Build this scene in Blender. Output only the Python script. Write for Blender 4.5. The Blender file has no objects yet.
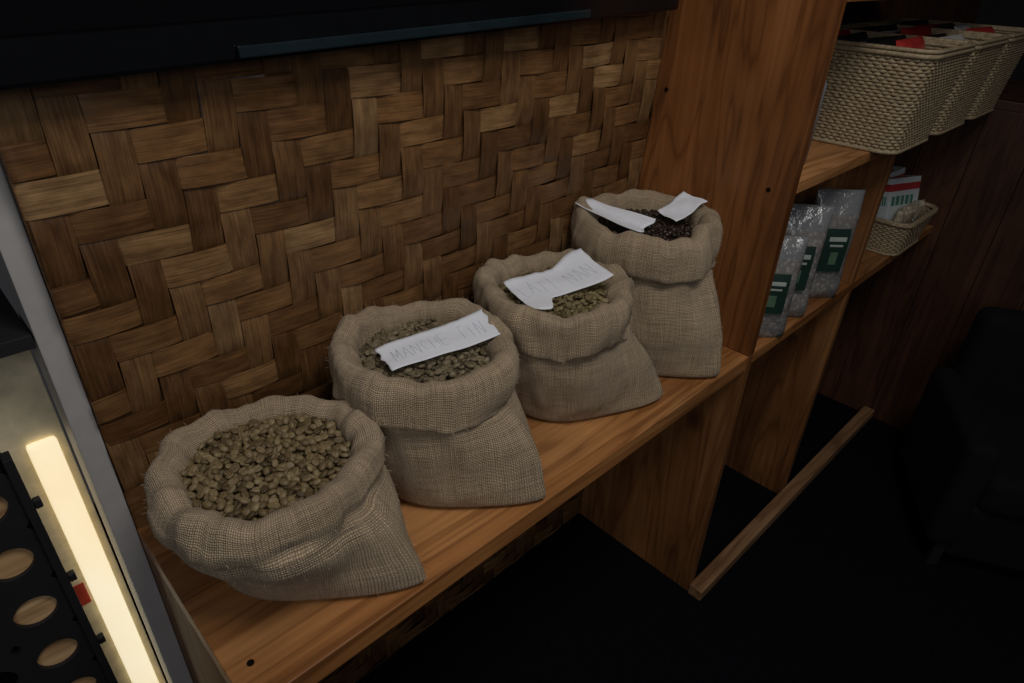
import bpy, bmesh, math, random
import numpy as np
from mathutils import Vector, Matrix, noise
random.seed(7); np.random.seed(7)
S=bpy.context.scene
COL=S.collection
# ---------------------------------------------------------------- materials
class N:
    def __init__(s,name):
        s.m=bpy.data.materials.new(name); s.m.use_nodes=True
        s.t=s.m.node_tree; s.b=s.t.nodes['Principled BSDF']
    def n(s,typ,**k):
        x=s.t.nodes.new(typ)
        for a,v in k.items(): setattr(x,a,v)
        return x
    def l(s,a,b): s.t.links.new(a,b)
    def coord(s,kind='Object',scale=(1,1,1),rot=(0,0,0),loc=(0,0,0)):
        c=s.n('ShaderNodeTexCoord'); mp=s.n('ShaderNodeMapping')
        s.l(c.outputs[kind],mp.inputs['Vector'])
        mp.inputs['Scale'].default_value=scale; mp.inputs['Rotation'].default_value=rot; mp.inputs['Location'].default_value=loc
        return mp.outputs['Vector']
    def noise(s,vec,scale,detail=4,rough=.55,dist=0):
        x=s.n('ShaderNodeTexNoise'); s.l(vec,x.inputs['Vector'])
        x.inputs['Scale'].default_value=scale; x.inputs['Detail'].default_value=detail
        x.inputs['Roughness'].default_value=rough; x.inputs['Distortion'].default_value=dist
        return x.outputs['Fac']
    def ramp(s,fac,stops):
        r=s.n('ShaderNodeValToRGB'); s.l(fac,r.inputs['Fac'])
        e=r.color_ramp.elements
        while len(e)<len(stops): e.new(.5)
        for i,(p,c) in enumerate(stops):
            e[i].position=p; e[i].color=(c[0],c[1],c[2],1)
        return r.outputs['Color']
    def mix(s,a,b,fac=.5,mode='MIX'):
        x=s.n('ShaderNodeMix',data_type='RGBA',blend_type=mode)
        if isinstance(fac,(int,float)): x.inputs[0].default_value=fac
        else: s.l(fac,x.inputs[0])
        for v,i in ((a,6),(b,7)):
            if isinstance(v,tuple): x.inputs[i].default_value=(v[0],v[1],v[2],1)
            else: s.l(v,x.inputs[i])
        return x.outputs[2]
    def math(s,op,a,b=0.,c=None):
        x=s.n('ShaderNodeMath',operation=op)
        for v,i in ((a,0),(b,1),(c,2)):
            if v is None: continue
            if isinstance(v,(int,float)): x.inputs[i].default_value=v
            else: s.l(v,x.inputs[i])
        return x.outputs[0]
    def bump(s,h,strength,dist):
        x=s.n('ShaderNodeBump'); s.l(h,x.inputs['Height'])
        x.inputs['Strength'].default_value=strength; x.inputs['Distance'].default_value=dist
        s.l(x.outputs['Normal'],s.b.inputs['Normal'])
    def col(s,c):
        if isinstance(c,tuple): s.b.inputs['Base Color'].default_value=(c[0],c[1],c[2],1)
        else: s.l(c,s.b.inputs['Base Color'])
    def set(s,rough=.6,metal=0,spec=.5):
        if isinstance(rough,(int,float)): s.b.inputs['Roughness'].default_value=rough
        else: s.l(rough,s.b.inputs['Roughness'])
        s.b.inputs['Metallic'].default_value=metal
        s.b.inputs['Specular IOR Level'].default_value=spec

def plain(name,c,rough=.6,metal=0,spec=.5,var=.15,scale=30):
    m=N(name); v=m.coord()
    f=m.noise(v,scale,3)
    d=tuple(x*(1-var) for x in c); l=tuple(min(1,x*(1+var)) for x in c)
    m.col(m.ramp(f,[(.3,d),(.7,l)])); m.set(rough,metal,spec)
    return m.m

def wood(name,grain,dark,mid,light,rough=.42,seed=0.,k=1.):
    """grain: axis index along which the grain runs"""
    m=N(name)
    sc=[9*k,9*k,9*k]; sc[grain]=.9*k
    v=m.coord(scale=tuple(sc),loc=(seed,seed*.7,seed*.3))
    a=m.noise(v,1.0,3,.5,.6)
    rings=m.math('FRACT',m.math('MULTIPLY',a,9.))
    rings=m.math('ABSOLUTE',m.math('SUBTRACT',rings,.5))
    sf=[90,90,90]; sf[grain]=3.
    vf=m.coord(scale=tuple(sf),loc=(seed,0,0))
    fine=m.noise(vf,1.,4,.6)
    big=m.noise(m.coord(loc=(seed*2,0,0)),3.,3)
    c=m.ramp(a,[(.28,dark),(.5,mid),(.72,light)])
    rr=m.ramp(rings,[(0.,(.55,.48,.43)),(.18,(.92,.9,.88)),(.5,(1.05,1.05,1.05))])
    c=m.mix(c,rr,.8,'MULTIPLY')
    c=m.mix(c,m.ramp(fine,[(.3,(.68,.64,.6)),(.65,(1.08,1.08,1.08))]),.7,'MULTIPLY')
    c=m.mix(c,m.ramp(big,[(.3,(.55,.52,.5)),(.65,(1.1,1.1,1.1))]),.8,'MULTIPLY')
    kn=m.n('ShaderNodeTexVoronoi'); kv=[3.2,3.2,3.2]; kv[grain]=1.8
    m.l(m.coord(scale=tuple(kv),loc=(seed*1.3,seed,.2)),kn.inputs['Vector']); kn.inputs['Scale'].default_value=1.
    c=m.mix(c,m.ramp(kn.outputs['Distance'],[(0.,(.18,.12,.09)),(.045,(.45,.36,.3)),(.1,(1,1,1))]),.8,'MULTIPLY')
    m.col(c); m.set(rough,0,.5)
    m.bump(m.math('ADD',fine,m.math('MULTIPLY',rings,.4)),.25,.002)
    return m.m

def burlap():
    m=N('burlap'); uv=m.n('ShaderNodeUVMap'); sep=m.n('ShaderNodeSeparateXYZ')
    m.l(uv.outputs['UV'],sep.inputs[0])
    def stretch(a,b,off,d=3):
        mp=m.n('ShaderNodeMapping'); m.l(uv.outputs['UV'],mp.inputs['Vector']); mp.inputs['Scale'].default_value=(a,b,1); mp.inputs['Location'].default_value=(off,off,0)
        return m.noise(mp.outputs['Vector'],1.,d,.6)
    w1=stretch(25,90,1.3); w2=stretch(90,25,6.1); wob=m.noise(m.coord(),14,3)
    u=m.math('ADD',m.math('ADD',sep.outputs[0],m.math('MULTIPLY',wob,.006)),m.math('MULTIPLY',w2,.003))
    v=m.math('ADD',m.math('ADD',sep.outputs[1],m.math('MULTIPLY',wob,.006)),m.math('MULTIPLY',w1,.003))
    P=math.pi/.0030
    su=m.math('SINE',m.math('MULTIPLY',u,P)); sv=m.math('SINE',m.math('MULTIPLY',v,P))
    pr=m.math('MULTIPLY',su,sv)
    gap=m.math('MULTIPLY',m.math('ABSOLUTE',su),m.math('ABSOLUTE',sv))
    h=m.math('ADD',m.math('MULTIPLY',pr,.3),gap)
    s1=stretch(14,300,0); s2=stretch(300,14,4)
    sl=m.math('MULTIPLY',m.math('ADD',s1,s2),.5)
    c=m.ramp(h,[(0.,(.25,.185,.115)),(.35,(.43,.335,.225)),(.95,(.64,.52,.37))])
    c=m.mix(c,m.ramp(sl,[(.36,(.58,.55,.5)),(.5,(.96,.95,.94)),(.64,(1.3,1.28,1.24))]),.8,'MULTIPLY')
    big=m.noise(m.coord(),6,3)
    c=m.mix(c,m.ramp(big,[(.3,(.8,.78,.75)),(.7,(1.08,1.08,1.08))]),.8,'MULTIPLY')
    m.col(c); m.set(.95,0,.12)
    m.bump(m.math('ADD',h,m.math('MULTIPLY',sl,1.5)),.7,.0022)
    m.b.inputs['Sheen Weight'].default_value=.1
    return m.m

def beanmat(name,cols,rough=.5):
    m=N(name); g=m.n('ShaderNodeNewGeometry')
    r=g.outputs['Random Per Island']
    st=[(i/(len(cols)-1),c) for i,c in enumerate(cols)]
    c=m.ramp(r,st)
    f=m.noise(m.coord(),260,3)
    c=m.mix(c,m.ramp(f,[(.3,(.7,.68,.64)),(.7,(1.2,1.2,1.2))]),.8,'MULTIPLY')
    m.col(c); m.set(rough,0,.4); m.bump(f,.2,.001)
    return m.m

def weavemat(name,k):
    m=N(name); g=m.n('ShaderNodeNewGeometry'); r=g.outputs['Random Per Island']
    st=[(0.,(.135,.064,.023)),(.3,(.175,.086,.032)),(.65,(.215,.11,.042)),(.88,(.255,.14,.058)),(1.,(.32,.195,.09))]
    c=m.ramp(r,[(p,tuple(x*k for x in q)) for p,q in st])
    uv=m.n('ShaderNodeUVMap'); mp=m.n('ShaderNodeMapping'); m.l(uv.outputs['UV'],mp.inputs['Vector'])
    mp.inputs['Scale'].default_value=(9,330,1)
    f=m.noise(mp.outputs['Vector'],1.,4,.65)
    c=m.mix(c,m.ramp(f,[(.3,(.45,.40,.35)),(.5,(.9,.88,.85)),(.72,(1.4,1.36,1.28))]),.8,'MULTIPLY')
    mp2=m.n('ShaderNodeMapping'); m.l(uv.outputs['UV'],mp2.inputs['Vector']); mp2.inputs['Scale'].default_value=(22,60,1)
    f2=m.noise(mp2.outputs['Vector'],1.,3)
    c=m.mix(c,m.ramp(f2,[(.32,(.55,.5,.45)),(.62,(1.12,1.12,1.12))]),.8,'MULTIPLY')
    c=m.mix(c,m.ramp(m.noise(m.coord(),9,4,.65),[(.34,(.6,.58,.56)),(.6,(1.08,1.08,1.08))]),.7,'MULTIPLY')
    m.col(c); m.set(m.math('ADD',m.math('MULTIPLY',f,.35),.26),0,.5)
    m.bump(f,.45,.0012)
    return m.m

# ---------------------------------------------------------------- mesh helpers
def mesh(name,verts,faces,mat=None,parent=None,smooth=False,uvs=None,midx=None):
    me=bpy.data.meshes.new(name)
    me.from_pydata([tuple(v) for v in verts],[],[tuple(f) for f in faces]); me.update()
    if smooth:
        me.polygons.foreach_set('use_smooth',[True]*len(me.polygons))
    if uvs is not None:
        ul=me.uv_layers.new(name='UVMap')
        li=np.empty(len(me.loops),dtype=np.int32); me.loops.foreach_get('vertex_index',li)
        ul.data.foreach_set('uv',np.asarray(uvs,dtype=np.float32)[li].ravel())
    o=bpy.data.objects.new(name,me); COL.objects.link(o)
    if mat:
        for mm in (mat if isinstance(mat,list) else [mat]): me.materials.append(mm)
    if midx is not None: me.polygons.foreach_set('material_index',midx)
    if parent: o.parent=parent
    return o
def empty(name):
    o=bpy.data.objects.new(name,None); COL.objects.link(o); o.empty_display_size=.05; return o
def box(name,x0,x1,y0,y1,z0,z1,mat,parent=None,bev=.0015,xf=None):
    bm=bmesh.new(); bmesh.ops.create_cube(bm,size=1)
    for v in bm.verts:
        v.co=Vector(((x0+x1)/2+v.co.x*(x1-x0),(y0+y1)/2+v.co.y*(y1-y0),(z0+z1)/2+v.co.z*(z1-z0)))
    if bev: bmesh.ops.bevel(bm,geom=bm.edges[:],offset=bev,segments=2 if bev<.01 else 5,affect='EDGES',profile=.6)
    if xf is not None: bm.transform(xf)
    me=bpy.data.meshes.new(name); bm.to_mesh(me); bm.free()
    o=bpy.data.objects.new(name,me); COL.objects.link(o); me.materials.append(mat)
    if parent: o.parent=parent
    return o
class Acc:
    def __init__(s): s.v=[];s.f=[]
    def tube(s,pts,r,closed=False,k=6,flat=1.):
        pts=[Vector(p) for p in pts]; n=len(pts); b=len(s.v); up0=Vector((0,0,1))
        for i,p in enumerate(pts):
            a=pts[(i-1)%n] if (closed or i>0) else p; c=pts[(i+1)%n] if (closed or i<n-1) else p
            t=(c-a).normalized() if (c-a).length>1e-9 else Vector((1,0,0))
            up=up0 if abs(t.z)<.95 else Vector((1,0,0))
            e1=t.cross(up).normalized(); e2=e1.cross(t)
            for j in range(k):
                w=2*math.pi*j/k; s.v.append(p+e1*(math.cos(w)*r*flat)+e2*(math.sin(w)*r))
        for i in range(n if closed else n-1):
            for j in range(k):
                s.f.append((b+i*k+j,b+i*k+(j+1)%k,b+((i+1)%n)*k+(j+1)%k,b+((i+1)%n)*k+j))
        if not closed:
            s.f.append(tuple(b+j for j in range(k))[::-1]); s.f.append(tuple(b+(n-1)*k+j for j in range(k)))
    def lathe(s,prof,c,k=32):
        b=len(s.v)
        for r,z in prof:
            for j in range(k):
                w=2*math.pi*j/k; s.v.append(Vector((c[0]+r*math.cos(w),c[1]+r*math.sin(w),c[2]+z)))
        for i in range(len(prof)-1):
            for j in range(k): s.f.append((b+i*k+j,b+i*k+(j+1)%k,b+(i+1)*k+(j+1)%k,b+(i+1)*k+j))
        s.f.append(tuple(b+(len(prof)-1)*k+j for j in range(k))); s.f.append(tuple(b+j for j in range(k))[::-1])

# ---------------------------------------------------------------- dims
D=.4; W=1.251; H0=-.858; W2=1.862; W3=2.615; ZU=.424; TP=.026
def wy(z): return -.052*z
M_panel=wood('pine_panel_brown',2,(.17,.062,.018),(.29,.112,.034),(.38,.162,.058),.38,1.3)
M_shelf=wood('pine_shelf_honey',0,(.27,.105,.03),(.46,.205,.068),(.58,.29,.11),.36,4.1)
M_low=wood('pine_lower_panel',2,(.18,.072,.022),(.29,.125,.042),(.38,.18,.066),.5,7.7)
M_rail=wood('pine_rail',0,(.28,.15,.07),(.42,.24,.12),(.5,.3,.16),.55,2.2)
M_dark=wood('dark_stained_wood',2,(.04,.015,.008),(.075,.03,.014),(.105,.044,.02),.5,9.1)
M_weave=weavemat('bamboo_warp_sheen_lit',1.05); M_weave2=weavemat('bamboo_weft_sheen_dim',.80); M_burlap=burlap()  # sheen difference painted into colour: horizontal strips brighter, vertical strips and backing darker
M_fuzz=plain('jute_fibre',(.5,.40,.28),.9,spec=.1)
M_black=plain('black_gloss_plastic',(.003,.0035,.0045),.22)
M_floor=plain('black_carpet',(.003,.0035,.0055),.95,spec=.1,var=.5,scale=200)
M_blackm=plain('black_matte',(.008,.008,.01),.7)
M_grey=plain('white_painted_post',(.40,.39,.38),.5,var=.05)
M_screw=plain('dark_screw',(.02,.015,.012),.4,metal=.8)
M_paper=plain('white_paper',(.76,.79,.86),.85,var=.03,scale=60)
M_ink=plain('pen_ink',(.44,.48,.6),.7)
M_wall=plain('dark_painted_wall',(.012,.011,.011),.8)

# ---------------------------------------------------------------- floor & walls
mesh('floor',[(-3,-4,H0),(5,-4,H0),(5,1.2,H0),(-3,1.2,H0)],[(0,1,2,3)],M_floor)
box('wall_right',4.2,4.25,-4,1.2,H0,2.4,M_wall,None,0)
w=.0445; V=[];F=[];UV=[];MI=[]
def strip(x0,z0,L,horizontal):
    nl,nw=9,5; b=len(V); off=random.random()*9
    ww=w*random.uniform(.92,1.0); tilt=random.uniform(-.0014,.0014); ext=w*.2; bow=random.uniform(.0015,.004); sk=random.uniform(-.002,.002)
    lift=random.uniform(0,.002)
    for i in range(nl):
        s=i/(nl-1); a=-ext+s*(L+2*ext)
        e=math.sin(math.pi*s)**.45 if 0<s<1 else 0
        for j in range(nw):
            t=j/(nw-1)-.5
            out=-.0035+e*(bow+.003)+lift*e-t*t*.0025+tilt*t*2
            c=t*ww+w/2+sk*(s-.5)*2
            if horizontal: x,z=x0+a,z0+c
            else: x,z=x0+c,z0+a
            x=min(max(x,0.0),W-.0005); z=max(z,H0+.002)
            V.append((x,wy(z)-out,z)); UV.append((a+off,t*ww+off*3))
    for i in range(nl-1):
        for j in range(nw-1):
            q=(b+i*nw+j,b+i*nw+j+1,b+(i+1)*nw+j+1,b+(i+1)*nw+j)
            F.append(q if horizontal else q[::-1]); MI.append(0 if horizontal else 1)
ni=int(W/w)+2; j0=int(H0/w)-2; j1=int(1.0/w)
for j in range(j0,j1):
    for i in range(-3,ni):
        if (i+j)%4==0 and (i+2)*w>0.004: strip(i*w,j*w,2*w,True)
        if (i+j)%4==2 and (i+1)*w>0.004: strip(i*w,j*w,2*w,False)
b=len(V)
for (x,z) in ((-.0,H0),(W,H0),(W,1.6),(0,1.6)): V.append((x,wy(z)+.006,z)); UV.append((x,z))
for (x,z) in ((-.0,H0),(W,H0),(W,1.6),(0,1.6)): V.append((x,wy(z)+.03,z)); UV.append((x,z))
F+= [(b,b+1,b+2,b+3),(b+4,b+7,b+6,b+5),(b,b+4,b+5,b+1),(b+1,b+5,b+6,b+2),(b+2,b+6,b+7,b+3),(b+3,b+7,b+4,b)]; MI+=[1]*6
mesh('wall_back',V,F,[M_weave,M_weave2],smooth=True,uvs=UV,midx=MI)

# ---------------------------------------------------------------- shelving unit
U=empty('wooden_shelving_unit')
BK=.075
box('display_shelf',0,W,-D,wy(0)+.006,-.04,0,M_shelf,U,.002)
box('side_panel_upright',W,W+TP,-D,BK,.0005,1.5,M_panel,U)
box('side_panel_lower',W,W+TP,-D,BK,H0,-.0005,M_low,U)
box('left_support',0.0,.022,-D+.01,0.03,H0,-.0405,M_low,U)
box('middle_upright_lower',W2,W2+TP,-D,BK,H0,-.0285,M_low,U)
box('middle_upright_upper',W2,W2+TP,-D,BK,.0005,ZU-.027,M_low,U)
box('bay_shelf',W+TP,W3,-D,BK,-.028,0,M_shelf,U)
box('bay_shelf_upper',W+TP,W3,-D,BK,ZU-.026,ZU,M_shelf,U)
box('bay_shelf_top',W+TP,W3,-D,BK,.76,.785,M_low,U)
box('bottom_rail',W-.005,W3,-D-.045,-D-.001,H0,H0+.04,M_rail,U,.004)
box('bay_back',W+TP,4.2,BK,BK+.02,H0,2.4,M_dark,U)
a=Acc()
def screw(p,axis):
    k=12;b=len(a.v)
    for d in (0,.0012):
        for j in range(k):
            t=2*math.pi*j/k; c,s_=math.cos(t)*.005,math.sin(t)*.005
            a.v.append((p[0]-d,p[1]+c,p[2]+s_) if axis=='x' else (p[0]+c,p[1]+s_,p[2]+d))
    for j in range(k): a.f.append((b+j,b+(j+1)%k,b+k+(j+1)%k,b+k+j))
    a.f.append(tuple(b+k+j for j in range(k)))
for p in [(W,-.06,.56),(W,-.35,.40)]: screw(p,'x')
for p in [(.03,-.34,0),(.03,-.08,0)]: screw(p,'z')
mesh('screws',a.v,a.f,M_screw,U)

Cn=empty('dark_wooden_counter')
y=.05;i=0
while y>-2.2:
    y2=y-.16
    box('board_%d'%i,W3+.002,W3+.03,y2+.002,y,H0,.42,M_dark,Cn,.002); y=y2;i+=1
box('counter_top',W3-.0,W3+.62,-2.2,.05,.4205,.45,M_dark,Cn,.003)
box('counter_body',W3+.032,W3+.6,-2.18,.045,H0,.42,M_dark,Cn,.003)

# ---------------------------------------------------------------- TV
T=empty('flat_screen_tv')
rt=Matrix.Translation((0,0,.684))@Matrix.Rotation(-math.atan(.034),4,'Y')
box('tv_body',-.62,1.215,-.085,-.06,.0,.9,M_black,T,.006,rt)
box('tv_screen',-.6,1.195,-.0875,-.0852,.05,.88,plain('tv_screen_glass',(.002,.002,.003),.08),T,.0005,rt)
box('tv_bottom_highlight',.26,.92,-.094,-.0875,.006,.020,plain('tv_highlight_tint',(.010,.018,.022),.12),T,.002,rt)  # thin strip tinted teal to paint the gloss highlight along the lower edge
box('tv_back',-.2,.9,-.06,-.03,.1,.7,M_blackm,T,.01,rt)

# ---------------------------------------------------------------- left post + lit alcove
box('trim_1',-.032,-.001,-.004,.09,H0,1.6,M_grey,None,.002)
A=empty('lit_display_cabinet')
M_cream=plain('cream_painted_panel',(.75,.66,.45),.6)
box('cabinet_side',-.115,-.034,.10,.115,H0,.36,M_cream,A)
box('cabinet_back',-1.2,-.034,.50,.52,H0,1.6,M_blackm,A)
box('cabinet_top',-1.2,-.034,.0,.48,.36,.38,M_blackm,A)
def ledmat():
    m=N('led_warm_diffuser')
    m.b.inputs['Emission Strength'].default_value=.85
    m.l(m.ramp(m.noise(m.coord(),5,2),[(.3,(1.,.78,.46)),(.7,(1.,.88,.62))]),m.b.inputs['Emission Color']); m.col((.8,.74,.58)); return m.m
box('led_tube',-.086,-.046,.085,.099,H0+.02,.165,ledmat(),A,.006)
G=empty('disc_grid_game_board')
px,pz,rr=.085,.107,.029
V=[];F=[]
yf,yb=.028,.036
cols=5; rows=8
xs=[-.16-px*c for c in range(cols)]; zs=[.021+.107*1-pz*r for r in range(rows)]
K=32
for cx in xs:
    for cz in zs:
        b=len(V)
        for yy in (yf,yb):
            for j in range(K):
                t=2*math.pi*(j+.5)/K; c,s_=math.cos(t),math.sin(t)
                V.append((cx+rr*c,yy,cz+rr*s_))
            for j in range(K):
                t=2*math.pi*(j+.5)/K; c,s_=math.cos(t),math.sin(t)
                q=1/max(abs(c),abs(s_)); V.append((cx+px/2*c*q,yy,cz+pz/2*s_*q))
        for j in range(K):
            j2=(j+1)%K
            F.append((b+j,b+j2,b+K+j2,b+K+j)); F.append((b+2*K+j,b+3*K+j,b+3*K+j2,b+2*K+j2))
            F.append((b+j,b+2*K+j,b+2*K+j2,b+j2))
mesh('perforated_board',V,F,M_blackm,G)
box('board_edge',xs[0]+px/2,xs[0]+px/2+.012,.02,.045,-.72,.2,M_blackm,G)
for q in range(5): box('board_peg_%d'%q,xs[0]+px/2+.012,xs[0]+px/2+.022,.024,.036,.1-.16*q,.115-.16*q,M_blackm,G,.002)
box('board_leg',xs[0]+px/2-.03,xs[0]+px/2+.03,-.0,.08,H0,-.72,M_blackm,G)
a=Acc()
for cx in xs:
    for cz in zs:
        if random.random()<.75 or cx==xs[0]:
            k=28;b=len(a.v)
            for yy in (.0365,.046):
                for j in range(k):
                    t=2*math.pi*j/k; a.v.append((cx+.031*math.cos(t),yy,cz+.031*math.sin(t)))
            for j in range(k): a.f.append((b+j,b+(j+1)%k,b+k+(j+1)%k,b+k+j))
            a.f.append(tuple(b+j for j in range(k))); a.f.append(tuple(b+k+j for j in range(k))[::-1])
mesh('wooden_discs',a.v,a.f,wood('disc_wood',0,(.5,.3,.14),(.62,.4,.2),(.7,.48,.26),.5),G)
box('red_sticker',-.113,-.090,.0975,.0995,-.19,-.14,plain('red_paper',(.45,.05,.03),.5),A,.0008)

# ---------------------------------------------------------------- sacks
def cat(ctrl,n):
    P=[ctrl[0]]+list(ctrl)+[ctrl[-1]]; out=[]
    m=len(ctrl)-1
    for i in range(n+1):
        t=i/n*m; k=min(int(t),m-1); f=t-k
        p0,p1,p2,p3=P[k],P[k+1],P[k+2],P[k+3]
        out.append(tuple(.5*((2*p1[c])+(-p0[c]+p2[c])*f+(2*p0[c]-5*p1[c]+4*p2[c]-p3[c])*f*f+(-p0[c]+3*p1[c]-3*p2[c]+p3[c])*f**3) for c in range(2)))
    return out
def bean_proto():
    seg,ring=14,7; v=[(1,0,0)]
    for i in range(1,ring+1):
        t=math.pi*i/(ring+1)
        for j in range(seg):
            p=2*math.pi*j/seg+math.pi/2
            y,z=math.sin(t)*math.cos(p),math.sin(t)*math.sin(p)
            if z>0: z*=.62
            if j==0: z*=.2
            v.append((math.cos(t),y,z))
    v.append((-1,0,0)); f=[]
    for j in range(seg): f.append((0,1+j,1+(j+1)%seg))
    for i in range(ring-1):
        for j in range(seg):
            a0=1+i*seg+j;a1=1+i*seg+(j+1)%seg
            f.append((a0,a0+seg,a1+seg)); f.append((a0,a1+seg,a1))
    l=len(v)-1;b=1+(ring-1)*seg
    for j in range(seg): f.append((b+j,l,b+(j+1)%seg))
    v=np.array(v)*np.array([.0078,.0058,.0047]); return v,np.array(f)
BV,BF=bean_proto()
def beans(name,cx,cy,zc,R,mat,parent,sag=.010,seed=0,sc=1.):
    rng=np.random.RandomState(seed); pts=[]
    sp=.0124*sc
    for layer in range(3):
        ny=int(R/sp)+2
        for j in range(-ny,ny):
            for i in range(-ny,ny):
                x=(i+.5*(j%2))*sp+rng.uniform(-.35,.35)*sp; y=j*sp*.87+rng.uniform(-.35,.35)*sp
                r=math.hypot(x,y)
                if r<R:
                    bump=.007*noise.noise(Vector((x*18,y*18,seed)))
                    pts.append((cx+x,cy+y,zc-sag*(r/R)**2+bump-layer*.006+rng.uniform(-.0015,.0015)))
    n=len(pts); allv=np.empty((n,len(BV),3))
    for k,p in enumerate(pts):
        yaw=rng.uniform(0,2*math.pi); fl=math.pi if rng.rand()<.4 else 0
        M=Matrix.Rotation(yaw,3,'Z')@Matrix.Rotation(rng.normal(0,.3),3,'Y')@Matrix.Rotation(fl+rng.normal(0,.4),3,'X')
        allv[k]=(BV*rng.uniform(.88,1.1)*sc)@np.array(M).T+np.array(p)
    nv=len(BV); fs=(BF[None]+np.arange(n)[:,None,None]*nv).reshape(-1,3); vs=allv.reshape(-1,3)
    me=bpy.data.meshes.new(name); me.vertices.add(len(vs)); me.vertices.foreach_set('co',vs.ravel())
    me.loops.add(len(fs)*3); me.loops.foreach_set('vertex_index',fs.ravel().astype(np.int32))
    me.polygons.add(len(fs)); me.polygons.foreach_set('loop_start',np.arange(0,len(fs)*3,3,dtype=np.int32))
    me.polygons.foreach_set('loop_total',np.full(len(fs),3,dtype=np.int32))
    me.polygons.foreach_set('use_smooth',np.ones(len(fs),dtype=bool)); me.update(calc_edges=True); me.validate()
    me.materials.append(mat); o=bpy.data.objects.new(name,me); COL.objects.link(o); o.parent=parent
def sm(a,b,x):
    t=max(0,min(1,(x-a)/(b-a))); return t*t*(3-2*t)
def sack(cx,cy,H,R,corner,seed,cuffh,fill,beanmat_,lean=(0,0),rimtilt=(0,0),baser=1.,bsh=(0,0),br=.122,soft=0.):
    E=empty('burlap_sack_of_coffee_beans')
    k=R/.168
    Hc=H-cuffh
    cl=[(.001,.004),(.06*baser,.003),(.108*baser,.002),(.124*baser,.008),(.135*baser,.03),(.146*(1+baser)/2,.075),(.154+soft*.5,min(.12,Hc*.75)),(.157+soft,Hc-.018),(.156+soft,Hc-.002),
        (.161+soft*.5,Hc-.006),(.168,Hc+.004),(.171,Hc+cuffh*.4),(.169,H-.024),(.162,H-.007),(.149,H+.001),(.134,H-.004),(.122,H-.018),(.117,H-.05),(.114,H-.09)]
    pr=cat(cl,130); nt=220
    ccx,ccy=cx+lean[0],cy+lean[1]
    thc=math.atan2(corner[1]-ccy,corner[0]-ccx); reach=math.hypot(corner[0]-ccx,corner[1]-ccy)
    Vv=[];Ff=[];Uu=[]; L=0; prev=pr[0]
    for i,(r,z) in enumerate(pr):
        L+=math.hypot(r-prev[0],z-prev[1]); prev=(r,z)
        low=max(0,1-max(z,0)/(Hc*1.0))
        incuff=sm(Hc-.008,Hc+.01,z) if i>60 else 0
        for j in range(nt):
            th=2*math.pi*j/nt
            c,s_=math.cos(th),math.sin(th)
            d=(th-thc+math.pi)%(2*math.pi)-math.pi; d2=(d+math.pi+math.pi)%(2*math.pi)-math.pi
            sp=math.exp(-(abs(d)/.42)**1.25); sp2=math.exp(-(abs(d2)/.42)**1.35)
            rr=r*k
            Amp=(reach/(.124*baser*k)-1)
            bot=min(1,r/.124/baser)**2
            rr*=1+(Amp*sp*1.06+.3*sp2)*low**1.1*bot
            bodyw=sm(.01,.05,z)*(1-incuff)
            nz=noise.noise(Vector((c*1.6+seed*3.1,s_*1.6,z*9)))
            nz2=noise.noise(Vector((c*4+seed,s_*4+7,z*14)))
            rr+=bodyw*(.012*nz+.007*nz2)
            fold=math.sin(th*7+seed+nz*4)*.5+math.sin(th*12+seed*2+z*14)*.35
            rr+=bodyw*.0045*fold*sm(.02,Hc,z)
            rr+=.0028*math.exp(-(d/.022)**2)*bodyw+.0028*math.exp(-(d2/.022)**2)*bodyw
            n3=noise.noise(Vector((c*1.3+seed*5,s_*1.3,3+z*4))); n4=noise.noise(Vector((c*3.5+seed,s_*3.5,z*16)))
            n5=noise.noise(Vector((c*8+seed,s_*8,z*10)))
            rr+=incuff*(.014*n3+.011*n4+.0035*n5)
            up=sm(Hc-.03,Hc+.01,z) if i>50 else 0
            zo=up*(.018*noise.noise(Vector((c*1.2+seed*2,s_*1.2,9)))+.012*noise.noise(Vector((c*4+seed*2,s_*4,1)))+rimtilt[0]*c*k*.16+rimtilt[1]*s_*k*.16)
            f=min(1,max(0,z/Hc))
            x=cx+rr*c+lean[0]*(1-f); y=cy+rr*s_+lean[1]*(1-f)
            zf=max(.0008,z+zo)
            y=min(y,wy(zf)-.012); x=min(x,W-.008)
            Vv.append((x,y,zf)); Uu.append((th*.1528,L))
    n=len(pr)
    for i in range(n-1):
        for j in range(nt):
            j2=(j+1)%nt
            Ff.append((i*nt+j,i*nt+j2,(i+1)*nt+j2,(i+1)*nt+j))
    Ff.append(tuple(range(nt))[::-1])
    mesh('sack_cloth',Vv,Ff,M_burlap,E,True,Uu)
    a=Acc(); rg=random.Random(seed)
    for q in range(650):
        i=rg.randrange(25,n-18); j=rg.randrange(nt); p=Vector(Vv[i*nt+j])
        if p.z<.012: continue
        nr=(p-Vector((cx,cy,H*.5))); nr.normalize()
        tg=Vector((rg.uniform(-1,1),rg.uniform(-1,1),rg.uniform(-1,1)))
        e=(nr*.55+tg*.6).normalized(); l_=rg.uniform(.003,.008)
        m_=p+e*l_*.5+tg*.001; q2=p+e*l_+Vector((0,0,-.001))
        if q2.z<.002 or q2.y>wy(q2.z)-.01 or q2.x>W-.003: continue
        a.tube([p,m_,q2],.00022,k=3)
    mesh('jute_fibres',a.v,a.f,M_fuzz,E)
    zc=H-fill
    kk=k*br
    beans('bean_heap',cx+bsh[0],cy+bsh[1],zc,kk,beanmat_,E,seed=seed*10+1)
    a=Acc(); a.lathe([(kk,-.04),(kk*.97,-.03),(kk*.6,-.022),(.003,-.018)],(cx+bsh[0],cy+bsh[1],zc),48); mesh('bean_bed',a.v,a.f,beanmat_,E,True)
    return E
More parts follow.
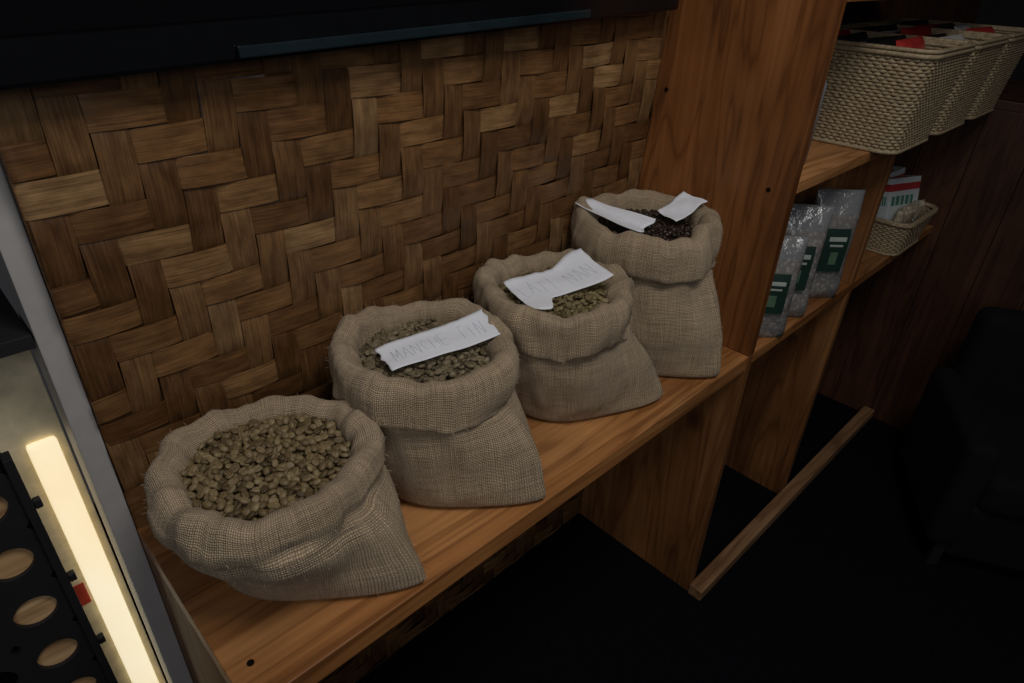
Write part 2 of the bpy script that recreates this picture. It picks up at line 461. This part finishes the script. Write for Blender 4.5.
MG1=beanmat('green_coffee_beans',[(.075,.052,.023),(.155,.11,.052),(.21,.153,.077),(.27,.208,.11),(.12,.084,.038)])
MG2=beanmat('brown_grey_coffee_beans',[(.08,.062,.036),(.17,.134,.08),(.22,.178,.11),(.13,.10,.06)])
MG3=beanmat('pale_green_coffee_beans',[(.085,.065,.027),(.17,.133,.06),(.26,.208,.105),(.125,.097,.043)])
MG4=beanmat('dark_roast_coffee_beans',[(.012,.008,.006),(.025,.016,.012),(.04,.026,.018),(.018,.012,.01)],.35)
sack(.155,-.204,.207,.161,(.279,-.396),1,.055,.013,MG1,lean=(.016,.008),baser=.90,rimtilt=(0,-.04),bsh=(0,.002),br=.118,soft=.008)
sack(.456,-.176,.266,.156,(.535,-.398),2,.078,.024,MG2,lean=(.002,-.024),baser=.97)
sack(.780,-.174,.270,.156,(.94,-.36),3,.085,.022,MG3,lean=(.01,-.015),baser=.95)
sack(1.076,-.172,.334,.158,(1.105,-.396),4,.088,.022,MG4,lean=(-.005,-.025),baser=.97)

# ---------------------------------------------------------------- papers
GL={'M':[[(0,0),(.1,1),(.5,.3),(.9,1),(1,0)]],'A':[[(0,0),(.5,1),(1,0)],[(.2,.4),(.8,.4)]],'N':[[(0,0),(.05,1),(.9,0),(1,1)]],
'H':[[(0,0),(0,1)],[(1,0),(1,1)],[(0,.5),(1,.5)]],'E':[[(1,0),(0,0),(0,1),(1,1)],[(0,.5),(.8,.5)]],
'L':[[(0,1),(0,0),(1,0)]],'I':[[(.5,0),(.5,1)]],'C':[[(1,.9),(.4,1),(0,.5),(.4,0),(1,.1)]],'T':[[(.5,0),(.5,1)],[(0,1),(1,1)]],' ':[]}
def paper(name,c00,c10,c11,c01,text,seed,bulge=.01,tx=(.07,.93),ty=(.28,.72),curl=.0,jag=1.,flap=0.):
    P=[Vector(p) for p in (c00,c10,c11,c01)]
    def f(u,v,off=0):
        p=P[0]*(1-u)*(1-v)+P[1]*u*(1-v)+P[2]*u*v+P[3]*(1-u)*v
        p=p.copy(); p.z+=bulge*math.sin(u*math.pi*1.5+seed)*.7+bulge*.6*noise.noise(Vector((u*3,v*2,seed*3.3)))+off+curl*max(0,v-.6)**2*6+curl*max(0,u-.85)**2*20
        return p
    nu,nv=48,14; Vv=[];Ff=[]
    for i in range(nu+1):
        for j in range(nv+1):
            u,v=i/nu,j/nv
            ju=.02*noise.noise(Vector((v*6,seed,2))); jv=jag*(.08*noise.noise(Vector((u*3,seed,5)))+.015*noise.noise(Vector((u*14,seed,7))))
            jv0=jag*.06*noise.noise(Vector((u*3,seed,11)))-flap*math.exp(-((u-.12)/.14)**4)
            Vv.append(f(u+(ju if i in(0,nu) else 0),v+jv*v**3+jv0*(1-v)**2))
    for i in range(nu):
        for j in range(nv): Ff.append((i*(nv+1)+j,(i+1)*(nv+1)+j,(i+1)*(nv+1)+j+1,i*(nv+1)+j+1))
    E=empty(name)
    o=mesh('paper_sheet',Vv,Ff,M_paper,E,True)
    sd=o.modifiers.new('thick','SOLIDIFY'); sd.thickness=.0006; sd.offset=-1
    a=Acc(); n=len(text); cw=(tx[1]-tx[0])/max(1,n)
    for q,ch in enumerate(text):
        wob=random.uniform(-.05,.05); hs=random.uniform(.85,1.1)
        for st in GL[ch]:
            pts=[]
            for (x0,y0),(x1,y1) in zip(st[:-1],st[1:]):
                for s_ in range(5):
                    t=s_/5; pts.append((x0+(x1-x0)*t,y0+(y1-y0)*t))
            pts.append(st[-1])
            a.tube([f(tx[0]+(q+.1+x*.72)*cw,ty[0]+wob+y_*hs*(ty[1]-ty[0]),.0002) for x,y_ in pts],.00045,k=4)
    if n: mesh('handwriting',a.v,a.f,M_ink,E)
paper('paper_label',(.368,-.210,.250),(.566,-.247,.262),(.584,-.178,.272),(.382,-.142,.250),'MANCHE TIN',1,.005,curl=.003)
paper('paper_label',(.682,-.186,.252),(.866,-.252,.278),(.882,-.150,.290),(.700,-.112,.255),'LATI NAN',2,.009,curl=.005,jag=1.5,flap=.45)
paper('paper_label',(.985,-.215,.330),(1.06,-.205,.332),(1.03,-.045,.338),(.975,-.05,.344),'',3,.006,curl=.004)
paper('paper_label',(1.110,-.225,.330),(1.195,-.245,.352),(1.205,-.175,.349),(1.125,-.165,.330),'',4,.008,curl=.005)

# ---------------------------------------------------------------- wicker baskets
M_wick=N('pale_wicker'); 
_f=M_wick.noise(M_wick.coord(),120,3); M_wick.col(M_wick.ramp(_f,[(.3,(.22,.16,.09)),(.7,(.42,.335,.21))])); M_wick.set(.6); M_wick=M_wick.m
def rrect(hx,hy,r,n):
    pts=[]
    segs=[((hx,-hy+r),(hx,hy-r)),None,((hx-r,hy),(-hx+r,hy)),None,((-hx,hy-r),(-hx,-hy+r)),None,((-hx+r,-hy),(hx-r,-hy)),None]
    cs={1:(hx-r,hy-r,0),3:(-hx+r,hy-r,90),5:(-hx+r,-hy+r,180),7:(hx-r,-hy+r,270)}
    lens=[]
    for i,s_ in enumerate(segs):
        lens.append(math.dist(*s_) if s_ else math.pi*r/2)
    tot=sum(lens)
    for k in range(n):
        d=k/n*tot;i=0
        while d>lens[i]: d-=lens[i]; i+=1
        t=d/lens[i]
        if segs[i]:
            p=segs[i]; x=p[0][0]+(p[1][0]-p[0][0])*t; y=p[0][1]+(p[1][1]-p[0][1])*t
        else:
            c=cs[i]; an=math.radians(c[2]+90*t); x=c[0]+r*math.cos(an); y=c[1]+r*math.sin(an)
        pts.append((x,y))
    return pts
def basket(name,cx,cy,z0,hx,hy,h,flare,mat=M_wick,nst=62,rows=28,rot=0.):
    E=empty(name); a=Acc(); n=nst*4
    cr,sr=math.cos(rot),math.sin(rot)
    def P(k,n_,t,off):
        e=flare*t**1.3+off
        x,y=rrect(hx+e,hy+e,.04,n_)[k]
        return Vector((cx+x*cr-y*sr,cy+x*sr+y*cr,z0+.004+h*t))
    for i in range(rows):
        t=(i+.5)/rows; e=flare*t**1.3
        b1=rrect(hx+e,hy+e,.04,n)
        pts=[]
        for k,(x,y) in enumerate(b1):
            o_=.0026*math.cos(math.pi*(k/2)+ (i%2)*math.pi)
            l=math.hypot(x,y); x2,y2=x+x/l*o_,y+y/l*o_
            pts.append((cx+x2*cr-y2*sr,cy+x2*sr+y2*cr,z0+.004+h*t))
        a.tube(pts,h/rows*.52,True,5)
    for k in range(nst):
        pts=[P(k*4%n,n,t/6,0) for t in range(7)]
        a.tube(pts,.0028,False,5)
    for q,(t,rad,o_) in enumerate(((1.02,.006,.003),(1.05,.0055,-.003),(1.07,.005,.002),(0.,.005,.002))):
        e=flare*t**1.3 if t>0 else 0
        pts=[(cx+x*cr-y*sr,cy+x*sr+y*cr,z0+.005+h*t) for x,y in rrect(hx+e+o_,hy+e+o_,.04,80)]
        a.tube(pts,rad,True,7)
    mesh('wicker_weave',a.v,a.f,mat,E,True)
    pts=rrect(hx-.002,hy-.002,.04,60); mesh('basket_bottom',[(cx+x*cr-y*sr,cy+x*sr+y*cr,z0+.006) for x,y in pts],[tuple(range(60))],mat,E)
    return E
M_foil=[plain('dark_packet',(.02,.018,.02),.3),plain('red_packet',(.38,.03,.025),.35),plain('white_packet',(.5,.5,.48),.4)]
def pillow(name,c,sx,sy,sz,rot,mat,parent,nlump=1.):
    n,m_=18,14; Vv=[];Ff=[]
    R=Matrix.Rotation(rot[2],3,'Z')@Matrix.Rotation(rot[0],3,'X')@Matrix.Rotation(rot[1],3,'Y')
    for side in (1,-1):
        for i in range(n+1):
            for j in range(m_+1):
                u,v=i/n*2-1,j/m_*2-1
                th=(1-u**4)*(1-v**4)
                th=max(0,th)**.5*sy*(1+.25*nlump*noise.noise(Vector((u*2,v*2,c[0]*9+side))))
                p=Vector((u*sx,side*-th,v*sz)); p=R@p
                Vv.append(p+Vector(c))
    q=(n+1)*(m_+1)
    for s_ in (0,1):
        for i in range(n):
            for j in range(m_):
                f=(s_*q+i*(m_+1)+j,s_*q+(i+1)*(m_+1)+j,s_*q+(i+1)*(m_+1)+j+1,s_*q+i*(m_+1)+j+1)
                Ff.append(f if s_==0 else f[::-1])
    return mesh(name,Vv,Ff,mat,parent,True)
bx=[(1.80,.135),(2.12,.135),(2.44,.135)]
for q,(x,hx) in enumerate(bx):
    E=basket('wicker_basket_of_packets',x,-.285,ZU,hx,.165,.215,.024)
    for i in range(6):
        pillow('packet_%d'%i,(x+random.uniform(-.015,.015),-.385+.045*i,ZU+.160+random.uniform(0,.022)),.10,.020,.074,(random.uniform(-.5,-.2),0,random.uniform(-.12,.12)),M_foil[(1,0,2,0,1,2,0)[(i+q*2)%7]],E)

SB=basket('small_wicker_basket_of_cartons',2.30,-.33,0.0,.125,.08,.105,.018,nst=36,rows=15)
M_clear=plain('clear_wrapped_packet',(.40,.35,.26),.2,var=.5,scale=60)
for i in range(5): pillow('snack_%d'%i,(2.22+.04*i,-.375+.012*(i%2),.085),.026,.014,.06,(.15,0,-.3+.3*(i%2)),M_clear,SB)
def carton(k,loc,rz,rx,ry,h=.075):
    m=N('carton_print'); c=m.n('ShaderNodeTexCoord'); sp=m.n('ShaderNodeSeparateXYZ'); m.l(c.outputs['Object'],sp.inputs[0])
    zz=m.math('ADD',m.math('MULTIPLY',sp.outputs[2],6.),.5)
    r=m.ramp(zz,[(0.,(.58,.64,.66)),(.70,(.42,.04,.04)),(.84,(.58,.64,.66))])
    for nd in m.t.nodes:
        if nd.type=='VALTORGB': nd.color_ramp.interpolation='CONSTANT'
    m.col(r); m.set(.4)
    X=Matrix.Translation(loc)@Matrix.Rotation(rz,4,'Z')@Matrix.Rotation(rx,4,'X')@Matrix.Rotation(ry,4,'Y')
    Mg=plain('print_green',(.08,.22,.16),.5); Mr=plain('print_red',(.42,.05,.04),.5)
    L=[('carton_box_%d'%k,(-.085,.085,-.03,.03,-h,h),m.m),('top_print_%d'%k,(-.07,.03,-.02,.02,h-.0005,h+.001),Mr)]
    for q,(u0,u1) in enumerate(((-.072,-.055),(-.048,-.028),(-.02,-.002),(.006,.026),(.034,.05))):
        L.append(('front_print_%d_%d'%(k,q),(u0,u1,-.031,-.0295,-.012,.018),Mg))
        L.append(('side_print_%d_%d'%(k,q),(-.0858,-.0848,-.02+.008*q,-.015+.008*q,-.012,.018),Mg))
    for nm,b_,mt in L:
        o=box(nm,*b_,mt,SB,.0006 if not nm.startswith('carton') else .002); o.matrix_world=X
carton(0,(2.305,-.325,.145),-.22,-.22,.06)
carton(1,(2.30,-.275,.155),-.12,-.1,-.05)

# coffee bags on the bay shelf
def bagmat():
    m=N('coffee_bag_plastic'); v=m.n('ShaderNodeTexVoronoi'); m.l(m.coord(),v.inputs['Vector']); v.inputs['Scale'].default_value=95
    m.col(m.mix(m.ramp(v.outputs['Distance'],[(.1,(.32,.30,.27)),(.6,(.13,.12,.105))]),(.30,.30,.31),.3)); m.set(.18,0,.7); m.bump(m.noise(m.coord(),22,4),.6,.01)
    return m.m
def topmat():
    m=N('clear_bag_top'); m.col((.32,.33,.34)); m.set(.15,.25,.8); m.bump(m.noise(m.coord(),40,4),.7,.01)
    m.b.inputs['Alpha'].default_value=.8
    return m.m
M_bag=bagmat(); M_lab=plain('dark_green_label',(.014,.036,.028),.35); M_top=topmat()
def coffeebag(x,y,w_,h,rot):
    E=empty('coffee_bag'); nt=40; Vv=[];Ff=[]; lv=26
    R=Matrix.Rotation(rot,3,'Z'); T0=Vector((x,y,0))
    def dep(t): return (.044*(1-max(0,(t-.6)/.4)**1.6)+.0015) if t>.05 else .037
    for i in range(lv+1):
        t=i/lv; wv=w_*(1-.08*math.sin(t*math.pi)); d=dep(t)
        for j in range(nt):
            a_=2*math.pi*j/nt; c,s_=math.cos(a_),math.sin(a_)
            px_=wv/2*math.copysign(abs(c)**.55,c); py_=d*math.copysign(abs(s_)**.8,s_)
            py_*=1+.22*noise.noise(Vector((px_*25,t*6,x*7)))
            ridge=.006*math.sin(px_*60+x*9)*max(0,t-.6)
            p=R@Vector((px_,py_+ridge,0)); Vv.append(T0+p+Vector((0,0,.001+h*t)))
    for i in range(lv):
        for j in range(nt): Ff.append((i*nt+j,i*nt+(j+1)%nt,(i+1)*nt+(j+1)%nt,(i+1)*nt+j))
    Ff.append(tuple(range(nt))[::-1]); Ff.append(tuple(lv*nt+j for j in range(nt)))
    o=mesh('bag_body',Vv,Ff,[M_bag,M_top],E,True)
    for p in o.data.polygons:
        if p.center.z>h*.82: p.material_index=1
    def lab(nm,u0,u1,t0,t1,mat,o_):
        L=[];Fq=[]
        for i in range(9):
            for j in range(9):
                u=u0+(u1-u0)*i/8; t=t0+(t1-t0)*j/8
                px_=u*w_/2; cc=min(.999,abs(px_/(w_/2)))**(1/.55); s_=math.sqrt(max(0,1-cc*cc))
                py_=-dep(t)*s_**.8*1.14-o_
                L.append(T0+R@Vector((px_,py_,0))+Vector((0,0,h*t)))
        for i in range(8):
            for j in range(8): Fq.append((i*9+j,(i+1)*9+j,(i+1)*9+j+1,i*9+j+1))
        mesh(nm,L,Fq,mat,E,True)
    lab('label',-.5,.5,.30,.70,M_lab,.002)
    lab('label_text',-.36,.36,.59,.63,plain('label_pale',(.38,.43,.39),.5),.0034)
    lab('label_text_2',-.28,.28,.54,.56,plain('label_pale',(.38,.43,.39),.5),.0034)
    lab('label_emblem',-.16,.16,.37,.49,plain('label_green',(.08,.15,.09),.5),.0034)
coffeebag(1.385,-.345,.14,.26,-.85)
coffeebag(1.535,-.335,.13,.30,-.9)
coffeebag(1.715,-.345,.13,.305,-.75)
a=Acc(); a.lathe([(.03,0.001),(.038,.003),(.040,.17),(.034,.185),(.034,.20),(.001,.20)],(1.41,-.31,ZU),32)
mesh('plastic_jar',a.v,a.f,plain('pale_plastic',(.22,.24,.27),.4),None,True)

# ---------------------------------------------------------------- black chair at right
Ch=empty('black_armchair')
X=Matrix.Translation((2.25,-1.02,0))@Matrix.Rotation(.5,4,'Z')
M_ch=plain('black_fabric',(.006,.006,.007),.9,spec=.2)
box('seat',-.24,.24,-.24,.24,-.60,-.46,M_ch,Ch,.05,X)
box('backrest',.16,.27,-.27,.27,-.60,-.12,M_ch,Ch,.05,X)
box('armrest_1',-.24,.24,.24,.33,-.75,-.36,M_ch,Ch,.035,X)
box('armrest_2',-.24,.24,-.33,-.24,-.75,-.36,M_ch,Ch,.035,X)
box('base',-.22,.22,-.26,.26,-.80,-.59,M_ch,Ch,.02,X)
for i,(lx,ly) in enumerate(((-.2,-.27),(-.2,.27),(.2,-.27),(.2,.27))):
    box('leg_%d'%i,lx-.016,lx+.016,ly-.016,ly+.016,H0,-.74,M_blackm,Ch,.004,X)

# ---------------------------------------------------------------- lights & world
def area(name,loc,target,size,power,col,sy=None):
    l=bpy.data.lights.new(name,'AREA'); l.energy=power; l.color=col; l.size=size
    if sy: l.shape='RECTANGLE'; l.size_y=sy
    o=bpy.data.objects.new(name,l); COL.objects.link(o); o.location=loc
    o.rotation_euler=(Vector(target)-Vector(loc)).to_track_quat('-Z','Y').to_euler(); return o
area('ceiling_light',(.42,-1.1,1.95),(.5,-.2,.1),.6,14.5,(1.,.95,.89))
area('side_area_light',(-1.2,-2.2,1.5),(.6,-.2,.1),1.2,10,(.97,.97,1.))  # broad soft area light from the left, out of view; no window modelled
wd=bpy.data.worlds.new('world'); S.world=wd; wd.use_nodes=True
wd.node_tree.nodes['Background'].inputs[0].default_value=(.7,.7,.78,1); wd.node_tree.nodes['Background'].inputs[1].default_value=.03
# ---------------------------------------------------------------- camera
r0=Vector((.7178,-.6955,.0329)).normalized(); r1=Vector((.3392,.3904,.8560)); r1=(r1-r0*r0.dot(r1)).normalized(); r2=r0.cross(r1)
cd=bpy.data.cameras.new('camera'); co=bpy.data.objects.new('camera',cd); COL.objects.link(co)
M=Matrix((( r0.x,r1.x,r2.x,-.105),(r0.y,r1.y,r2.y,-.940),(r0.z,r1.z,r2.z,.827),(0,0,0,1)))
co.matrix_world=M; cd.sensor_width=36; cd.lens=654.6/1024*36; cd.clip_start=.02
S.camera=co
S.view_settings.view_transform='Standard'
